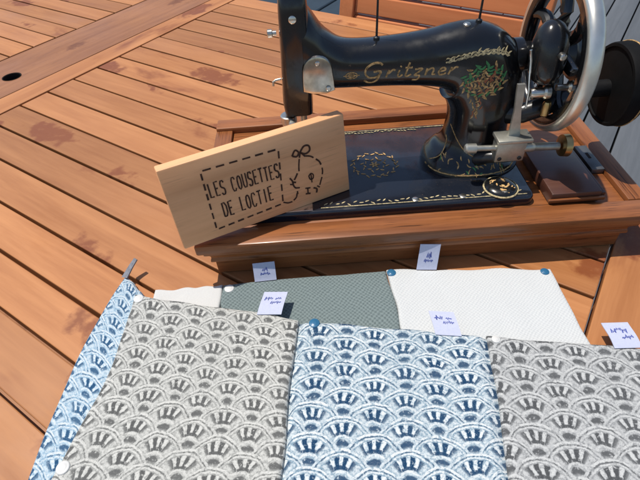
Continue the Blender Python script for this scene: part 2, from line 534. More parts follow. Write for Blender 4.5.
def slab(name, poly, z0, z1, mat, parent, bevel=0.0014, frame_z=DECK_Z, axis='A'):
    """prism over a polygon in (a, b); object's own x runs along the grain"""
    ca = sum(p[0] for p in poly) / len(poly)
    cb = sum(p[1] for p in poly) / len(poly)
    bm = bmesh.new()
    if axis == 'A':
        loc = [(p[0] - ca, p[1] - cb) for p in poly]; rz = ROT; sgn = -1
    else:
        loc = [(p[1] - cb, -(p[0] - ca)) for p in poly]; rz = math.atan2(EB.y, EB.x); sgn = -1
    # local frame: x along grain, y = left of it.  left of EA is -EB ; left of EB is EA
    if axis == 'A':
        loc = [(x, -y) for x, y in loc]
    else:
        loc = [(x, -y) for x, y in loc]
    lo = [bm.verts.new((x, y, z0)) for x, y in loc]
    hi = [bm.verts.new((x, y, z1)) for x, y in loc]
    n = len(lo)
    bm.faces.new(lo); bm.faces.new(hi)
    for i in range(n):
        bm.faces.new((lo[i], lo[(i + 1) % n], hi[(i + 1) % n], hi[i]))
    bmesh.ops.recalc_face_normals(bm, faces=bm.faces)
    if bevel:
        bmesh.ops.bevel(bm, geom=bm.edges[:], offset=bevel, segments=2, profile=0.5, affect='EDGES')
    o = from_bm(name, bm, mat, parent, False)
    p = ab(ca, cb)
    o.location = (p.x, p.y, -frame_z)
    o.rotation_euler = (0, 0, rz)
    return o

GAP = 0.0044
SP = 0.0622
k = 0
b = -0.003 - SP * 3 + 0.0
def rect(a0, a1, b0, b1):
    return [(a0, b0), (a1, b0), (a1, b1), (a0, b1)]
FR = 0.068                      # frame board along the cut corner
slat_b = [-0.125, -0.063, -0.001, 0.061, 0.118, 0.178, 0.244, 0.307, 0.373, 0.436, 0.500, 0.563, 0.626, 0.689, 0.752, 0.815, 0.878, 0.941]
slat_e = slat_b[1:] + [1.007]
for b0, b1 in zip(slat_b, slat_e):
    lo_b = b0 + GAP / 2; hi_b = b1 - GAP / 2
    if hi_b - lo_b < 0.01: continue
    dz = random.uniform(-0.0006, 0.0006)
    p = clip(rect(-0.068 + 0.0015, 0.990 - 0.002, lo_b, hi_b), CH_N.x, CH_N.y, CH_D - FR - 0.002)
    if len(p) >= 3:
        slab('slat', p, -TH + dz, T_TOP + dz, M['table'], table)
    p2 = rect(1.236, 2.078, lo_b, hi_b)
    slab('slat', p2, -TH - dz, T_TOP - dz, M['table'], table)
# end boards, the pale and the dark board of the middle joint, edge rails
endp = clip(rect(A_END, -0.070, B_MIN, 0.75), CH_N.x, CH_N.y, CH_D)
slab('end_board', endp, -TH, T_TOP + 0.0004, M['table'], table, axis='B')
slab('end_board', rect(2.082, 2.15, B_MIN, B_MAX), -TH, T_TOP + 0.0004, M['table'], table, axis='B')
e0 = (0.25, B_MAX); e1 = (A_END, 0.545)
cp = clip(clip(clip([(A_END - 1, -1), (3, -1), (3, 3), (A_END - 1, 3)], CH_N.x, CH_N.y, CH_D), -CH_N.x, -CH_N.y, -(CH_D - FR)), 0, 1, B_MAX)
cp = clip(cp, -1, 0, 0.068)
slab('corner_board', cp, -TH, T_TOP - 0.0003, M['table'], table)
slab('joint_board', rect(0.992, 1.052, B_MIN, B_MAX), -TH, T_TOP + 0.0006, M['table'], table, axis='B')
slab('joint_board', rect(1.056, 1.232, B_MIN, B_MAX), -TH, T_TOP - 0.0002, M['table_beam'], table, axis='B')
slab('edge_rail', clip(rect(0.0, 0.988, B_MAX - 0.056, B_MAX), CH_N.x, CH_N.y, CH_D - FR - 0.002), -TH, T_TOP, M['table'], table)
slab('edge_rail', rect(1.236, 2.078, B_MAX - 0.056, B_MAX), -TH, T_TOP, M['table'], table)
slab('edge_rail', rect(-0.066, 0.988, B_MIN, slat_b[0] - GAP / 2), -TH, T_TOP, M['table'], table)
slab('edge_rail', rect(1.236, 2.078, B_MIN, slat_b[0] - GAP / 2), -TH, T_TOP, M['table'], table)
slab('gap_light_blocker', clip(rect(-0.060, 0.985, B_MIN + 0.02, B_MAX - 0.02), CH_N.x, CH_N.y, CH_D - 0.03), -TH - 0.014, -TH - 0.002, M['table_beam'], table)  # added panels, block the sunlit deck so the slat gaps stay dark
slab('gap_light_blocker', rect(1.24, 2.07, B_MIN + 0.02, B_MAX - 0.02), -TH - 0.014, -TH - 0.002, M['table_beam'], table)
# bearers below the slats and legs
for a0 in (0.12, 0.52, 0.93, 1.30, 1.98):
    slab('bearer', rect(a0, a0 + 0.05, B_MIN + 0.03, (B_MAX if a0 > 0.3 else 0.80) - 0.03), -TH - 0.060, -TH - 0.015, M['table_beam'], table, axis='B')
for a0, b0 in ((0.20, 0.0), (0.36, 0.86), (1.85, 0.0), (1.85, 0.86)):
    slab('leg', rect(a0, a0 + 0.07, b0, b0 + 0.07), DECK_Z, -TH - 0.061, M['table_beam'], table, bevel=0.004)
# parasol hole with its dark sleeve in the middle joint
hp = ab(1.128, 0.440)
jb = [o for o in table.children if o.name.startswith('joint_board')][-1]
cut = from_bm('cutter', add_lathe(bmesh.new(), (hp.x, hp.y, -0.1), (0, 0, 1), [(0, 0.0205), (0.2, 0.0205)], 32), None)
md = jb.modifiers.new('hole', 'BOOLEAN'); md.object = cut; md.operation = 'DIFFERENCE'; md.solver = 'EXACT'
bpy.context.view_layer.update()
nm = bpy.data.meshes.new_from_object(jb.evaluated_get(bpy.context.evaluated_depsgraph_get()))
jb.modifiers.clear(); jb.data = nm
bpy.data.objects.remove(cut)
bm = bmesh.new()
prof_h = [(0.0198, -0.060), (0.0198, 0.0000), (0.0204, 0.0004), (0.0199, 0.0006), (0.0188, -0.0004), (0.0184, -0.060)]
add_loft(bm, [[Vector((hp.x + r_ * math.cos(2 * math.pi * i / 32), hp.y + r_ * math.sin(2 * math.pi * i / 32), z_ - DECK_Z)) for r_, z_ in prof_h] for i in range(32)], closed=True)
from_bm('hole_sleeve', bm, M['hole'], table)

# ------------------------------------------------------------------ chair beyond the table
chair = tag(empty('garden_chair', (0, 0, DECK_Z)), 'reddish slatted wooden garden chair standing behind the sewing machine across the table', 'chair')
CB = 1.135
def chair_box(name, a0, a1, b0, b1, z0, z1, bev=0.003, axis='A'):
    return slab(name, rect(a0, a1, b0, b1), z0, z1, M['chair'], chair, bevel=bev, axis=axis)
def lean(o, axis):
    for v in o.data.vertices:
        d = v.co.z * 0.20
        if axis == 'A': v.co.y -= d
        else: v.co.x += d
    return o
for a0 in (0.652, 0.170):
    lean(chair_box('back_post', a0, a0 + 0.042, CB - 0.012, CB + 0.022, -0.288, 0.26, axis='B'), 'B')
    chair_box('rear_leg', a0, a0 + 0.042, CB - 0.070, CB - 0.036, DECK_Z, -0.2885, axis='B')
zz = -0.217
while zz < 0.21:
    lean(chair_box('back_slat', 0.2125, 0.6515, CB - 0.004, CB + 0.014, zz + 0.0030, zz + 0.0470), 'A')
    zz += 0.050
lean(chair_box('top_rail', 0.172, 0.692, CB - 0.010, CB + 0.020, 0.2605, 0.300), 'A')
for i in range(6):
    chair_box('seat_slat', 0.180, 0.684, CB - 0.14 - i * 0.060, CB - 0.085 - i * 0.060, -0.31, -0.29)
for a0 in (0.172, 0.652):
    chair_box('front_leg', a0, a0 + 0.04, CB - 0.43, CB - 0.385, DECK_Z, -0.352)
    chair_box('seat_rail', a0, a0 + 0.04, CB - 0.43, CB - 0.0715, -0.35, -0.311, axis='B')

# made-up navy box filling an unidentified dark patch beyond the table's far edge
bx_root = tag(empty('stand_in_box', (0, 0, DECK_Z)), 'dark navy box added as stand-in for an unidentified dark patch behind the table left of the wooden chair', 'box')
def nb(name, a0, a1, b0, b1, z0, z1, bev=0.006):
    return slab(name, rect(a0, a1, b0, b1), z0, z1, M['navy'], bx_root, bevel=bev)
nb('stand_in_body', 0.72, 1.30, 1.30, 1.75, DECK_Z, -0.165)
nb('stand_in_lid', 0.71, 0.93, 1.29, 1.76, -0.163, -0.125)
nb('stand_in_lid', 0.936, 1.31, 1.29, 1.76, -0.163, -0.125)

# ------------------------------------------------------------------ sewing machine base
mb = tag(empty('machine_base', (0.12, 0.52, 0.0)), 'varnished brown wooden base carrying the black sewing machine', 'base')
def B_(name, lo, hi, mat=None, bevel=0.0015):
    o = box(name, [lo[0] - 0.12, lo[1] - 0.52, lo[2]], [hi[0] - 0.12, hi[1] - 0.52, hi[2]], mat or M['base'], mb, bevel)
    return o
Z0 = 0.0009
X0, X1, Y0, Y1 = -0.130, 0.370, 0.393, 0.648
def ring_profile(name, prof, mat):
    bm = bmesh.new()
    rings = []
    for off, z in prof:
        x0, x1, y0, y1 = X0 - off - 0.12, X1 + off - 0.12, Y0 - off - 0.52, Y1 + off - 0.52
        rings.append([Vector((x0, y0, z)), Vector((x1, y0, z)), Vector((x1, y1, z)), Vector((x0, y1, z))])
    add_loft(bm, rings)
    return from_bm(name, bm, mat, mb, angle=25)
ring_profile('plinth', [(-0.001, Z0), (0, Z0 + 0.001), (0, 0.0225), (-0.001, 0.0235)], M['base'])
ring_profile('moulding', [(-0.002, 0.024), (0.0035, 0.0245), (0.0045, 0.0262), (0.0042, 0.029), (0.0030, 0.031), (0.0032, 0.034), (0.0048, 0.0372), (0.0078, 0.0400), (0.0092, 0.0420), (0.0092, 0.0440), (0.0060, 0.0448)], M['base'])
SX0, SX1, SY0, SY1 = -0.147, 0.399, 0.381, 0.657
RZ = 0.060
B_('inner_panel', (SX0 + 0.026, SY0 + 0.030, 0.0455), (SX1 - 0.0255, SY1 - 0.0265, 0.0545))
B_('front_rail', (SX0, SY0, 0.0452), (SX1, SY0 + 0.0297, RZ), bevel=0.0025)
B_('back_rail', (SX0, SY1 - 0.026, 0.0452), (SX1, SY1, RZ + 0.004), bevel=0.002)
def rail_y(name, x0, x1, y0, y1, z0, z1):
    bm = add_box(bmesh.new(), (-(y1 - y0) / 2, -(x1 - x0) / 2, z0), ((y1 - y0) / 2, (x1 - x0) / 2, z1), 0.002)
    o = from_bm(name, bm, M['base'], mb)
    o.location = ((x0 + x1) / 2 - 0.12, (y0 + y1) / 2 - 0.52, 0)
    o.rotation_euler = (0, 0, R(90))
    return o
rail_y('side_rail', SX0, SX0 + 0.0255, SY0 + 0.030, SY1 - 0.0265, 0.0452, RZ)
rail_y('side_rail', SX1 - 0.025, SX1, SY0 + 0.030, SY1 - 0.0265, 0.0452, RZ)
# accessory compartment lid with its lip, lock plate
lid = B_('compartment_lid', (0.281, 0.4165, 0.0555), (0.341, 0.520, 0.0715), M['lid'], 0.0015)
lid.rotation_euler = (0, 0, 0)
B_('lid_front_edge', (0.277, 0.4125, 0.0606), (0.345, 0.4160, 0.0650), M['base'], 0.0008)
B_('lid_support', (0.3445, 0.425, 0.0550), (0.3530, 0.530, 0.0615), M['lid'], 0.001)
lk = B_('lock_plate', (0.3565, 0.4700, 0.0550), (0.3730, 0.5240, 0.0622), M['lock'], 0.0008)
ob = box('keyhole', (0.3632 - 0.12 - lk.location.x, 0.494 - 0.52, 0.0621), (0.3668 - 0.12, 0.506 - 0.52, 0.0625), M['hole'], lk, 0.0)

# ------------------------------------------------------------------ sewing machine
YC = 0.513
sm = tag(empty('sewing_machine', (0.12, YC, 0.0546)), 'antique black hand crank sewing machine with gold lettering and silver handwheel', 'sewing machine')
SMI = Matrix.Translation((-0.12, -YC, -0.0546))
def S(o):
    """mesh given in world coordinates -> the machine's own"""
    o.data.transform(SMI)
    o.parent = sm
    return o
def superring(c, hu, hv, eu, ev, n=36, p=2.6):
    out = []
    for j in range(n):
        a = 2 * math.pi * j / n
        cx, sx_ = math.cos(a), math.sin(a)
        out.append(c + eu * (hu * math.copysign(abs(cx) ** (2 / p), cx)) + ev * (hv * math.copysign(abs(sx_) ** (2 / p), sx_)))
    return out

# bed plate
BX0, BX1, BY0, BY1 = -0.100, 0.264, 0.4200, 0.5970
BZ = 0.0670
bm = bmesh.new()
def rrect(x0, x1, y0, y1, r, z, n=6):
    pts = []
    for cx, cy, a0 in ((x1 - r, y1 - r, 0), (x0 + r, y1 - r, 90), (x0 + r, y0 + r, 180), (x1 - r, y0 + r, 270)):
        for i in range(n + 1):
            a = R(a0 + 90 * i / n)
            pts.append(Vector((cx + r * math.cos(a), cy + r * math.sin(a), z)))
    return pts
add_loft(bm, [rrect(BX0, BX1, BY0, BY1, 0.010, 0.0552), rrect(BX0, BX1, BY0, BY1, 0.010, BZ - 0.003),
              rrect(BX0 + 0.0008, BX1 - 0.0008, BY0 + 0.0008, BY1 - 0.0008, 0.010, BZ - 0.001), rrect(BX0 + 0.003, BX1 - 0.003, BY0 + 0.003, BY1 - 0.003, 0.009, BZ)])
bed = S(from_bm('bed', bm, M['bedjapan'], None, angle=50))
# slide plates at the needle end
S(box('slide_plate', (-0.095, 0.4235, BZ - 0.002), (-0.006, 0.5085, BZ + 0.0006), M['chrome'], None, 0.0004))
S(box('slide_plate', (-0.095, 0.5095, BZ - 0.002), (-0.006, 0.5930, BZ + 0.0006), M['chrome'], None, 0.0004))

# arm and pillar in one sweep: path points in the xz plane with half height and half depth
path = [(-0.004, 0.2300, 0.0480, 0.0300), (0.006, 0.2240, 0.0430, 0.0295), (0.018, 0.2155, 0.0340, 0.0270), (0.032, 0.2090, 0.0275, 0.0250),
        (0.050, 0.2065, 0.0255, 0.0245), (0.080, 0.2060, 0.0255, 0.0250), (0.110, 0.2060, 0.0270, 0.0260), (0.138, 0.2062, 0.0300, 0.0275),
        (0.160, 0.2060, 0.0350, 0.0290), (0.178, 0.2025, 0.0420, 0.0300), (0.192, 0.1930, 0.0470, 0.0310), (0.2015, 0.1780, 0.0470, 0.0315),
        (0.2065, 0.1590, 0.0425, 0.0315), (0.2080, 0.1400, 0.0385, 0.0310), (0.2080, 0.1200, 0.0375, 0.0310), (0.2080, 0.1020, 0.0400, 0.0325),
        (0.2075, 0.0880, 0.0460, 0.0370), (0.2065, 0.0780, 0.0540, 0.0430), (0.2060, 0.0715, 0.0600, 0.0480), (0.2060, 0.0665, 0.0620, 0.0500)]
P3 = smooth_poly([Vector((p[0], p[1], p[2])) for p in path], 4)
Pd = smooth_poly([Vector((p[3], 0, 0)) for p in path], 4)
rings = []
for i, p in enumerate(P3):
    q0, q1 = P3[max(i - 1, 0)], P3[min(i + 1, len(P3) - 1)]
    t = Vector((q1.x - q0.x, 0, q1.y - q0.y)).normalized()
    if p.x < 0.06:
        t = Vector((1, 0, 0)).lerp(t, max(0, (p.x - 0.02) / 0.04)).normalized()
    nrm = Vector((-t.z, 0, t.x))
    rings.append(superring(Vector((p.x, YC, p.y)), p.z, Pd[i].x, nrm, Vector((0, 1, 0)), 44, 2.5))
bm = add_loft(bmesh.new(), rings)
bmesh.ops.recalc_face_normals(bm, faces=bm.faces)
bvh = BVHTree.FromBMesh(bm)
arm = S(from_bm('arm', bm, M['japan'], None, angle=60))

# head: upright casting at the needle end
hr = []
for z, x0, x1, dy in ((0.1560, -0.0270, 0.0000, 0.0215), (0.1580, -0.0305, 0.0030, 0.0250), (0.172, -0.0315, 0.0035, 0.0275), (0.20, -0.0300, 0.0040, 0.0285),
                      (0.24, -0.0280, 0.0040, 0.0290), (0.272, -0.0265, 0.0040, 0.0290), (0.290, -0.0250, 0.0030, 0.0270), (0.297, -0.0210, -0.0010, 0.0210)):
    hr.append(superring(Vector(((x0 + x1) / 2, YC, z)), (x1 - x0) / 2, dy, Vector((1, 0, 0)), Vector((0, 1, 0)), 36, 5.0))
bm = add_loft(bmesh.new(), hr)
bmesh.ops.recalc_face_normals(bm, faces=bm.faces)
head = S(from_bm('head', bm, M['japan'], None, angle=40))
# nickel arch plate on the front of the head
bm = bmesh.new()
arch = []
for i in range(17):
    a = math.pi * i / 16
    arch.append((0.0155 + 0.0150 * math.cos(a), 0.2010 + 0.0170 * math.sin(a)))
outline = [(0.0325, 0.1800), (0.0318, 0.1900)] + arch + [(0.0000, 0.1900), (0.0000, 0.1800), (0.010, 0.1770), (0.023, 0.1765)]
rings = []
for off, sc in ((0.0, 1.0), (0.0035, 1.0), (0.0052, 0.95), (0.0060, 0.82)):
    rings.append([Vector((0.0158 + (x - 0.0158) * sc, YC - 0.0262 - off, 0.199 + (z - 0.199) * sc)) for x, z in outline])
for rg_ in rings:
    for v_ in rg_:
        v_.x = 0.0105 + (v_.x - 0.0158) * 1.10; v_.z = 0.2105 + (v_.z - 0.199) * 1.06
add_loft(bm, rings)
plate = S(from_bm('arch_plate', bm, M['plate'], None, angle=30))
S(lathe('plate_screw', (0.0215, YC - 0.0318, 0.1940), (0, -1, 0), [(0, 0.0030), (0.0016, 0.0030), (0.0022, 0.0022)], M['nickel'], None, 14))
S(lathe('plate_screw', (0.0105, YC - 0.0318, 0.2230), (0, -1, 0), [(0, 0.0026), (0.0012, 0.0026), (0.0018, 0.0018)], M['nickel'], None, 14))
# face side fittings
S(lathe('thread_stud', (-0.0305, YC - 0.010, 0.2490), (-1, 0, 0), [(0, 0.0026), (0.004, 0.0026), (0.0045, 0.0042), (0.0090, 0.0042), (0.0098, 0.003)], M['nickel'], None, 14))
S(tube('thread_guide', [(-0.031, YC - 0.012, 0.199), (-0.037, YC - 0.013, 0.1985), (-0.0400, YC - 0.013, 0.1965), (-0.0405, YC - 0.013, 0.1920)], 0.0013, M['steel'], None, 8))
S(lathe('pressure_screw', (-0.012, YC, 0.2965), (0, 0, 1), [(0, 0.006), (0.006, 0.006), (0.0065, 0.009), (0.016, 0.009), (0.017, 0.007)], M['nickel'], None, 20))
S(lathe('oil_screw', (-0.012, YC - 0.0280, 0.2680), (0, -1, 0), [(0, 0.0040), (0.0018, 0.0040), (0.0026, 0.0028)], M['nickel'], None, 16))
# needle bar, presser bar, foot
S(lathe('needle_bar', (-0.022, YC - 0.008, 0.158), (0, 0, -1), [(0, 0.0036), (0.030, 0.0036), (0.031, 0.0030)], M['steel'], None, 14))
S(lathe('needle', (-0.022, YC - 0.008, 0.1275), (0, 0, -1), [(0, 0.0010), (0.03, 0.0009), (0.040, 0.0002)], M['chrome'], None, 8))
S(lathe('presser_bar', (-0.009, YC - 0.002, 0.158), (0, 0, -1), [(0, 0.0040), (0.078, 0.0040), (0.079, 0.003)], M['steel'], None, 14))
S(lathe('needle_clamp', (-0.027, YC - 0.013, 0.1545), (0, 0, -1), [(0, 0.0085), (0.001, 0.0098), (0.009, 0.0098), (0.010, 0.0085), (0.013, 0.0085), (0.014, 0.0068)], M['nickel'], None, 22))
S(lathe('clamp_screw', (-0.022, YC - 0.021, 0.1490), (0, -1, 0), [(0, 0.0034), (0.004, 0.0034), (0.0045, 0.0052), (0.010, 0.0052), (0.011, 0.004)], M['steel'], None, 16))
bm = add_box(bmesh.new(), (-0.018, YC - 0.020, BZ + 0.001), (-0.002, YC + 0.010, BZ + 0.004), 0.0008)
add_box(bm, (-0.012, YC - 0.005, BZ + 0.004), (-0.006, YC + 0.002, BZ + 0.016), 0.0008)
S(from_bm('presser_foot', bm, M['steel']))

# spool pins, oil button
def ontop(x):
    h = bvh.ray_cast(Vector((x, YC, 0.5)), Vector((0, 0, -1)))
    return h[0]
for x in (0.0775, 0.188):
    t = ontop(x)
    S(lathe('spool_pin', t - Vector((0, 0, 0.002)), (0, 0, 1), [(0, 0.0036), (0.004, 0.0034), (0.005, 0.0013), (0.066, 0.0011), (0.067, 0.0006)], M['black'], None, 12))
t = ontop(0.1735)
S(lathe('oil_button', t - Vector((0, 0.006, 0.0015)), (0, 0, 1), [(0, 0.0042), (0.002, 0.0042), (0.0032, 0.0030)], M['nickel'], None, 16))

# handwheel
WC = Vector((0.2825, YC, 0.200))
def wheel_pt(x, r, a):
    return Vector((x, WC.y + r * math.cos(a), WC.z + r * math.sin(a)))
NS = 72
prof = [(-0.0062, 0.0680), (-0.0080, 0.0705), (-0.0078, 0.0800), (0.0078, 0.0800), (0.0080, 0.0705), (0.0062, 0.0680), (0.0, 0.0670)]
prof_b = [(-0.0078, 0.0785), (-0.0086, 0.0815), (-0.0072, 0.0850), (-0.003, 0.0868), (0.003, 0.0868), (0.0072, 0.0850), (0.0086, 0.0815), (0.0078, 0.0785)]
rings = [[wheel_pt(WC.x + dx, r, 2 * math.pi * i / NS) for dx, r in prof] for i in range(NS)]
wheel = empty('handwheel', (0, 0, 0))
wheel.parent = sm
wheel.location = WC - Vector((0.12, YC, 0.0546))
WI = Matrix.Translation(-WC)
def W(o):
    o.data.transform(WI)
    o.parent = wheel
    return o
W(from_bm('rim', add_loft(bmesh.new(), rings, closed=True), M['japan'], None, angle=60))
rings = [[wheel_pt(WC.x + dx, r, 2 * math.pi * i / NS) for dx, r in prof_b] for i in range(NS)]
W(from_bm('rim_band', add_loft(bmesh.new(), rings, closed=True), M['rim'], None, angle=60))
W(lathe('hub', (0.266, WC.y, WC.z), (1, 0, 0), [(-0.006, 0.015), (-0.003, 0.022), (0.006, 0.025), (0.016, 0.025), (0.022, 0.024), (0.030, 0.024), (0.034, 0.021), (0.044, 0.018), (0.046, 0.014)], M['black'], None, 28))
for i in range(7):
    a0 = 2 * math.pi * i / 7 + 0.3
    pts, rad = [], []
    for kx in range(7):
        f = kx / 6
        r = 0.018 + f * 0.052
        pts.append(wheel_pt(WC.x + 0.003 * math.sin(f * math.pi), r, a0 + 0.22 * math.sin(f * math.pi)))
        rad.append(0.0082 - 0.0022 * f)
    W(tube('spoke', pts, rad, M['japan'], None, 10))
W(lathe('clutch_knob', (0.3105, WC.y, WC.z), (1, 0, 0), [(0, 0.012), (0.004, 0.014), (0.012, 0.014), (0.014, 0.010)], M['nickel'], None, 24))
# shaft collar between pillar and wheel
S(lathe('shaft_collar', (0.232, YC, 0.200), (1, 0, 0), [(0, 0.021), (0.010, 0.021), (0.012, 0.016), (0.034, 0.0155)], M['japan'], None, 28))

# crank: bracket with rounded gear cover, large black gear wheel, arm and handle
gc = []
for z, rx, ry in ((0.187, 0.009, 0.010), (0.191, 0.0145, 0.016), (0.200, 0.0175, 0.019), (0.214, 0.0185, 0.020), (0.228, 0.0178, 0.019), (0.239, 0.0150, 0.016), (0.246, 0.0095, 0.010), (0.249, 0.004, 0.004)):
    gc.append(superring(Vector((0.2580, YC - 0.034 + (z - 0.21) * 0.15, z)), rx, ry, Vector((1, 0, 0)), Vector((0, 1, 0)), 28, 2.2))
S(from_bm('gear_cover', add_loft(bmesh.new(), gc), M['japan'], None, angle=60))
S(lathe('cover_screw', (0.262, YC - 0.0555, 0.222), (0, -1, 0), [(-0.004, 0.0036), (0.002, 0.0036), (0.003, 0.0024)], M['nickel'], None, 14))
S(tube('crank_bracket', [(0.232, YC - 0.012, 0.135), (0.252, YC - 0.026, 0.142), (0.275, YC - 0.030, 0.152), (0.300, YC - 0.022, 0.158), (0.335, YC - 0.014, 0.160), (0.352, YC - 0.013, 0.160)], [0.013, 0.012, 0.011, 0.011, 0.010, 0.010], M['black'], None, 14))
GC = Vector((0.352, YC - 0.013, 0.163))
gw = S(lathe('gear_wheel', GC, (1, 0, 0), [(0, 0.010), (0.0015, 0.030), (0.003, 0.0400), (0.0032, 0.0425), (0.0010, 0.0430), (0.0012, 0.0462), (0.004, 0.0475), (0.018, 0.0480), (0.021, 0.0465), (0.023, 0.040), (0.026, 0.018), (0.032, 0.014)], M['matte_black'], None, 48, angle=25))
bm = bmesh.new()
ringp = []
for i in range(64):
    a = 2 * math.pi * i / 64
    ringp.append(Vector((GC.x + 0.0165, GC.y + 0.0481 * math.cos(a), GC.z + 0.0481 * math.sin(a))))
add_tube(bm, ringp, 0.0008, 6, True)
S(from_bm('gold_line', bm, M['gold']))
S(tube('crank_arm', [GC + Vector((0.030, 0, 0)), GC + Vector((0.036, -0.004, 0.004)), GC + Vector((0.040, -0.040, 0.030)), GC + Vector((0.042, -0.066, 0.048))], [0.008, 0.007, 0.0055, 0.006], M['steel'], None, 12))
S(lathe('crank_handle', GC + Vector((0.044, -0.066, 0.048)), (1, 0, 0), [(0, 0.006), (0.004, 0.009), (0.012, 0.0075), (0.030, 0.012), (0.050, 0.0135), (0.064, 0.011), (0.070, 0.006)], M['lid'], None, 22))
S(lathe('drive_finger', (0.268, YC - 0.052, 0.186), (1, 0, 0), [(0, 0.0035), (0.012, 0.0035), (0.014, 0.0065), (0.022, 0.0065), (0.023, 0.004)], M['nickel'], None, 14))
S(tube('thread_hook', [(0.2330, 0.470, 0.2260), (0.2350, 0.468, 0.216), (0.2385, 0.468, 0.196), (0.2420, 0.468, 0.180), (0.2440, 0.468, 0.160)], 0.0014, M['chrome'], None, 8))
S(lathe('hook_nut', (0.2440, 0.4675, 0.1780), (1, 0, 0), [(0, 0.0040), (0.003, 0.0055), (0.014, 0.0055), (0.016, 0.0075), (0.021, 0.0075), (0.022, 0.005)], M['nickel'], None, 16))
S(lathe('copper_stud', (0.2665, 0.4660, 0.1670), (0, 0, -1), [(0, 0.0036), (0.003, 0.0048), (0.016, 0.0046), (0.018, 0.003)], M['brass'], None, 14))

# bobbin winder
S(lathe('winder_shaft', (0.180, 0.460, 0.1155), (1, 0, -0.05), [(0, 0.0040), (0.002, 0.0060), (0.013, 0.0060), (0.014, 0.0035), (0.068, 0.0035), (0.070, 0.0062), (0.082, 0.0062), (0.084, 0.0048), (0.114, 0.0048)], M['steel'], None, 18))
S(lathe('winder_tyre', (0.2960, 0.460, 0.1105), (1, 0, -0.05), [(0, 0.0080), (0.001, 0.0130), (0.0085, 0.0135), (0.010, 0.0085)], M['brass'], None, 26))
br = bmesh.new()
add_box(br, (0.2170, 0.4540, 0.0960), (0.2520, 0.4710, 0.1240), 0.0015)
add_box(br, (0.2150, 0.4500, 0.1236), (0.2560, 0.4740, 0.1285), 0.0012)
S(from_bm('winder_bracket', br, M['steel']))
for x in (0.2225, 0.2465):
    S(lathe('bracket_screw', (x, 0.4545, 0.1010), (0, -1, 0), [(0, 0.0026), (0.0010, 0.0026), (0.0014, 0.002)], M['black'], None, 12))
bm = bmesh.new()
rings = []
for f in (0, 0.12, 0.5, 0.85, 1.0):
    c = Vector((0.2365 - 0.0075 * f, 0.4630, 0.1284 + f * 0.0640))
    w = 0.0068 - 0.0036 * min(1, f * 1.6) + (0.001 if f > 0.8 else 0)
    rings.append([c + Vector((-w, -0.0016, 0)), c + Vector((w, -0.0016, 0)), c + Vector((w, 0.0016, 0)), c + Vector((-w, 0.0016, 0))])
S(from_bm('winder_lever', add_loft(bm, rings), M['steel'], None, angle=20))
S(tube('winder_post', [(0.206, 0.480, 0.085), (0.215, 0.470, 0.094), (0.234, 0.464, 0.0975), (0.252, 0.466, 0.095)], [0.010, 0.008, 0.0075, 0.006], M['black'], None, 12))

# ornament transferred on the black enamel -------------------------------------------------
def cast(x, z):
    """front surface of arm/pillar at (x, z)"""
    h = bvh.ray_cast(Vector((x, 0.30, z)), Vector((0, 1, 0)))
    if h[0] is None:
        return None
    n = h[1]
    if n.y > 0: n = -n
    return h[0] + n * 0.0002, n
def decal(bm, pts, width):
    P, Nn, Wd = [], [], []
    for i, (x, z) in enumerate(pts):
        h = cast(x, z)
        if h is None: continue
        P.append(h[0]); Nn.append(h[1])
        Wd.append(width[i] if isinstance(width, (list, tuple)) else width)
    if len(P) > 1:
        add_ribbon(bm, P, Nn, Wd, 0.00022)
def leaf(bm, x, z, ang, ln, wd):
    pts, w = [], []
    for i in range(7):
        f = i / 6
        pts.append((x + math.cos(ang) * ln * f - 0.12 * ln * math.sin(ang) * math.sin(f * 3.14), z + math.sin(ang) * ln * f + 0.12 * ln * math.cos(ang) * math.sin(f * 3.14)))
        w.append(max(0.0003, wd * math.sin(math.pi * (0.08 + 0.9 * f))))
    decal(bm, pts, w)
def sm2(pts, n=5):
    return [(p.x, p.y) for p in smooth_poly([Vector((a, c, 0)) for a, c in pts], n)]

# script lettering along the arm
SCRIPT = {
 'G': (0.95, [[(0.78, 0.86), (0.62, 1.0), (0.36, 0.98), (0.12, 0.74), (0.08, 0.38), (0.28, 0.06), (0.56, 0.04), (0.74, 0.26), (0.74, 0.46), (0.44, 0.44)], [(0.74, 0.46), (0.72, 0.10), (0.62, -0.26), (0.34, -0.34), (0.10, -0.14)]]),
 'r': (0.42, [[(0.04, 0.0), (0.10, 0.50), (0.12, 0.28), (0.26, 0.50), (0.38, 0.46)]]),
 'i': (0.26, [[(0.08, 0.48), (0.06, 0.12), (0.14, 0.0), (0.26, 0.14)], [(0.10, 0.66), (0.13, 0.72)]]),
 't': (0.34, [[(0.14, 0.92), (0.08, 0.14), (0.16, 0.0), (0.32, 0.14)], [(0.0, 0.58), (0.30, 0.60)]]),
 'z': (0.44, [[(0.04, 0.46), (0.36, 0.48), (0.08, 0.06), (0.30, 0.02), (0.26, -0.28), (0.04, -0.30)]]),
 'n': (0.50, [[(0.06, 0.50), (0.06, 0.0), (0.10, 0.34), (0.28, 0.50), (0.36, 0.36), (0.36, 0.06), (0.48, 0.08)]]),
 'e': (0.40, [[(0.06, 0.24), (0.30, 0.32), (0.26, 0.48), (0.12, 0.46), (0.05, 0.20), (0.16, 0.0), (0.38, 0.12)]]),
}
bm = bmesh.new()
cx = 0.0
SH = 0.0165
for ch in 'Gritzner':
    w, strokes = SCRIPT[ch]
    for s in strokes:
        pts = sm2([(0.0595 + (cx + px + 0.12 * py) * SH * 1.52, 0.1985 + py * SH) for px, py in s], 5)
        decal(bm, pts, 0.0021 if ch == 'G' else 0.0019)
    cx += w + 0.06
S(from_bm('gold_lettering', bm, M['gold'], None, False))
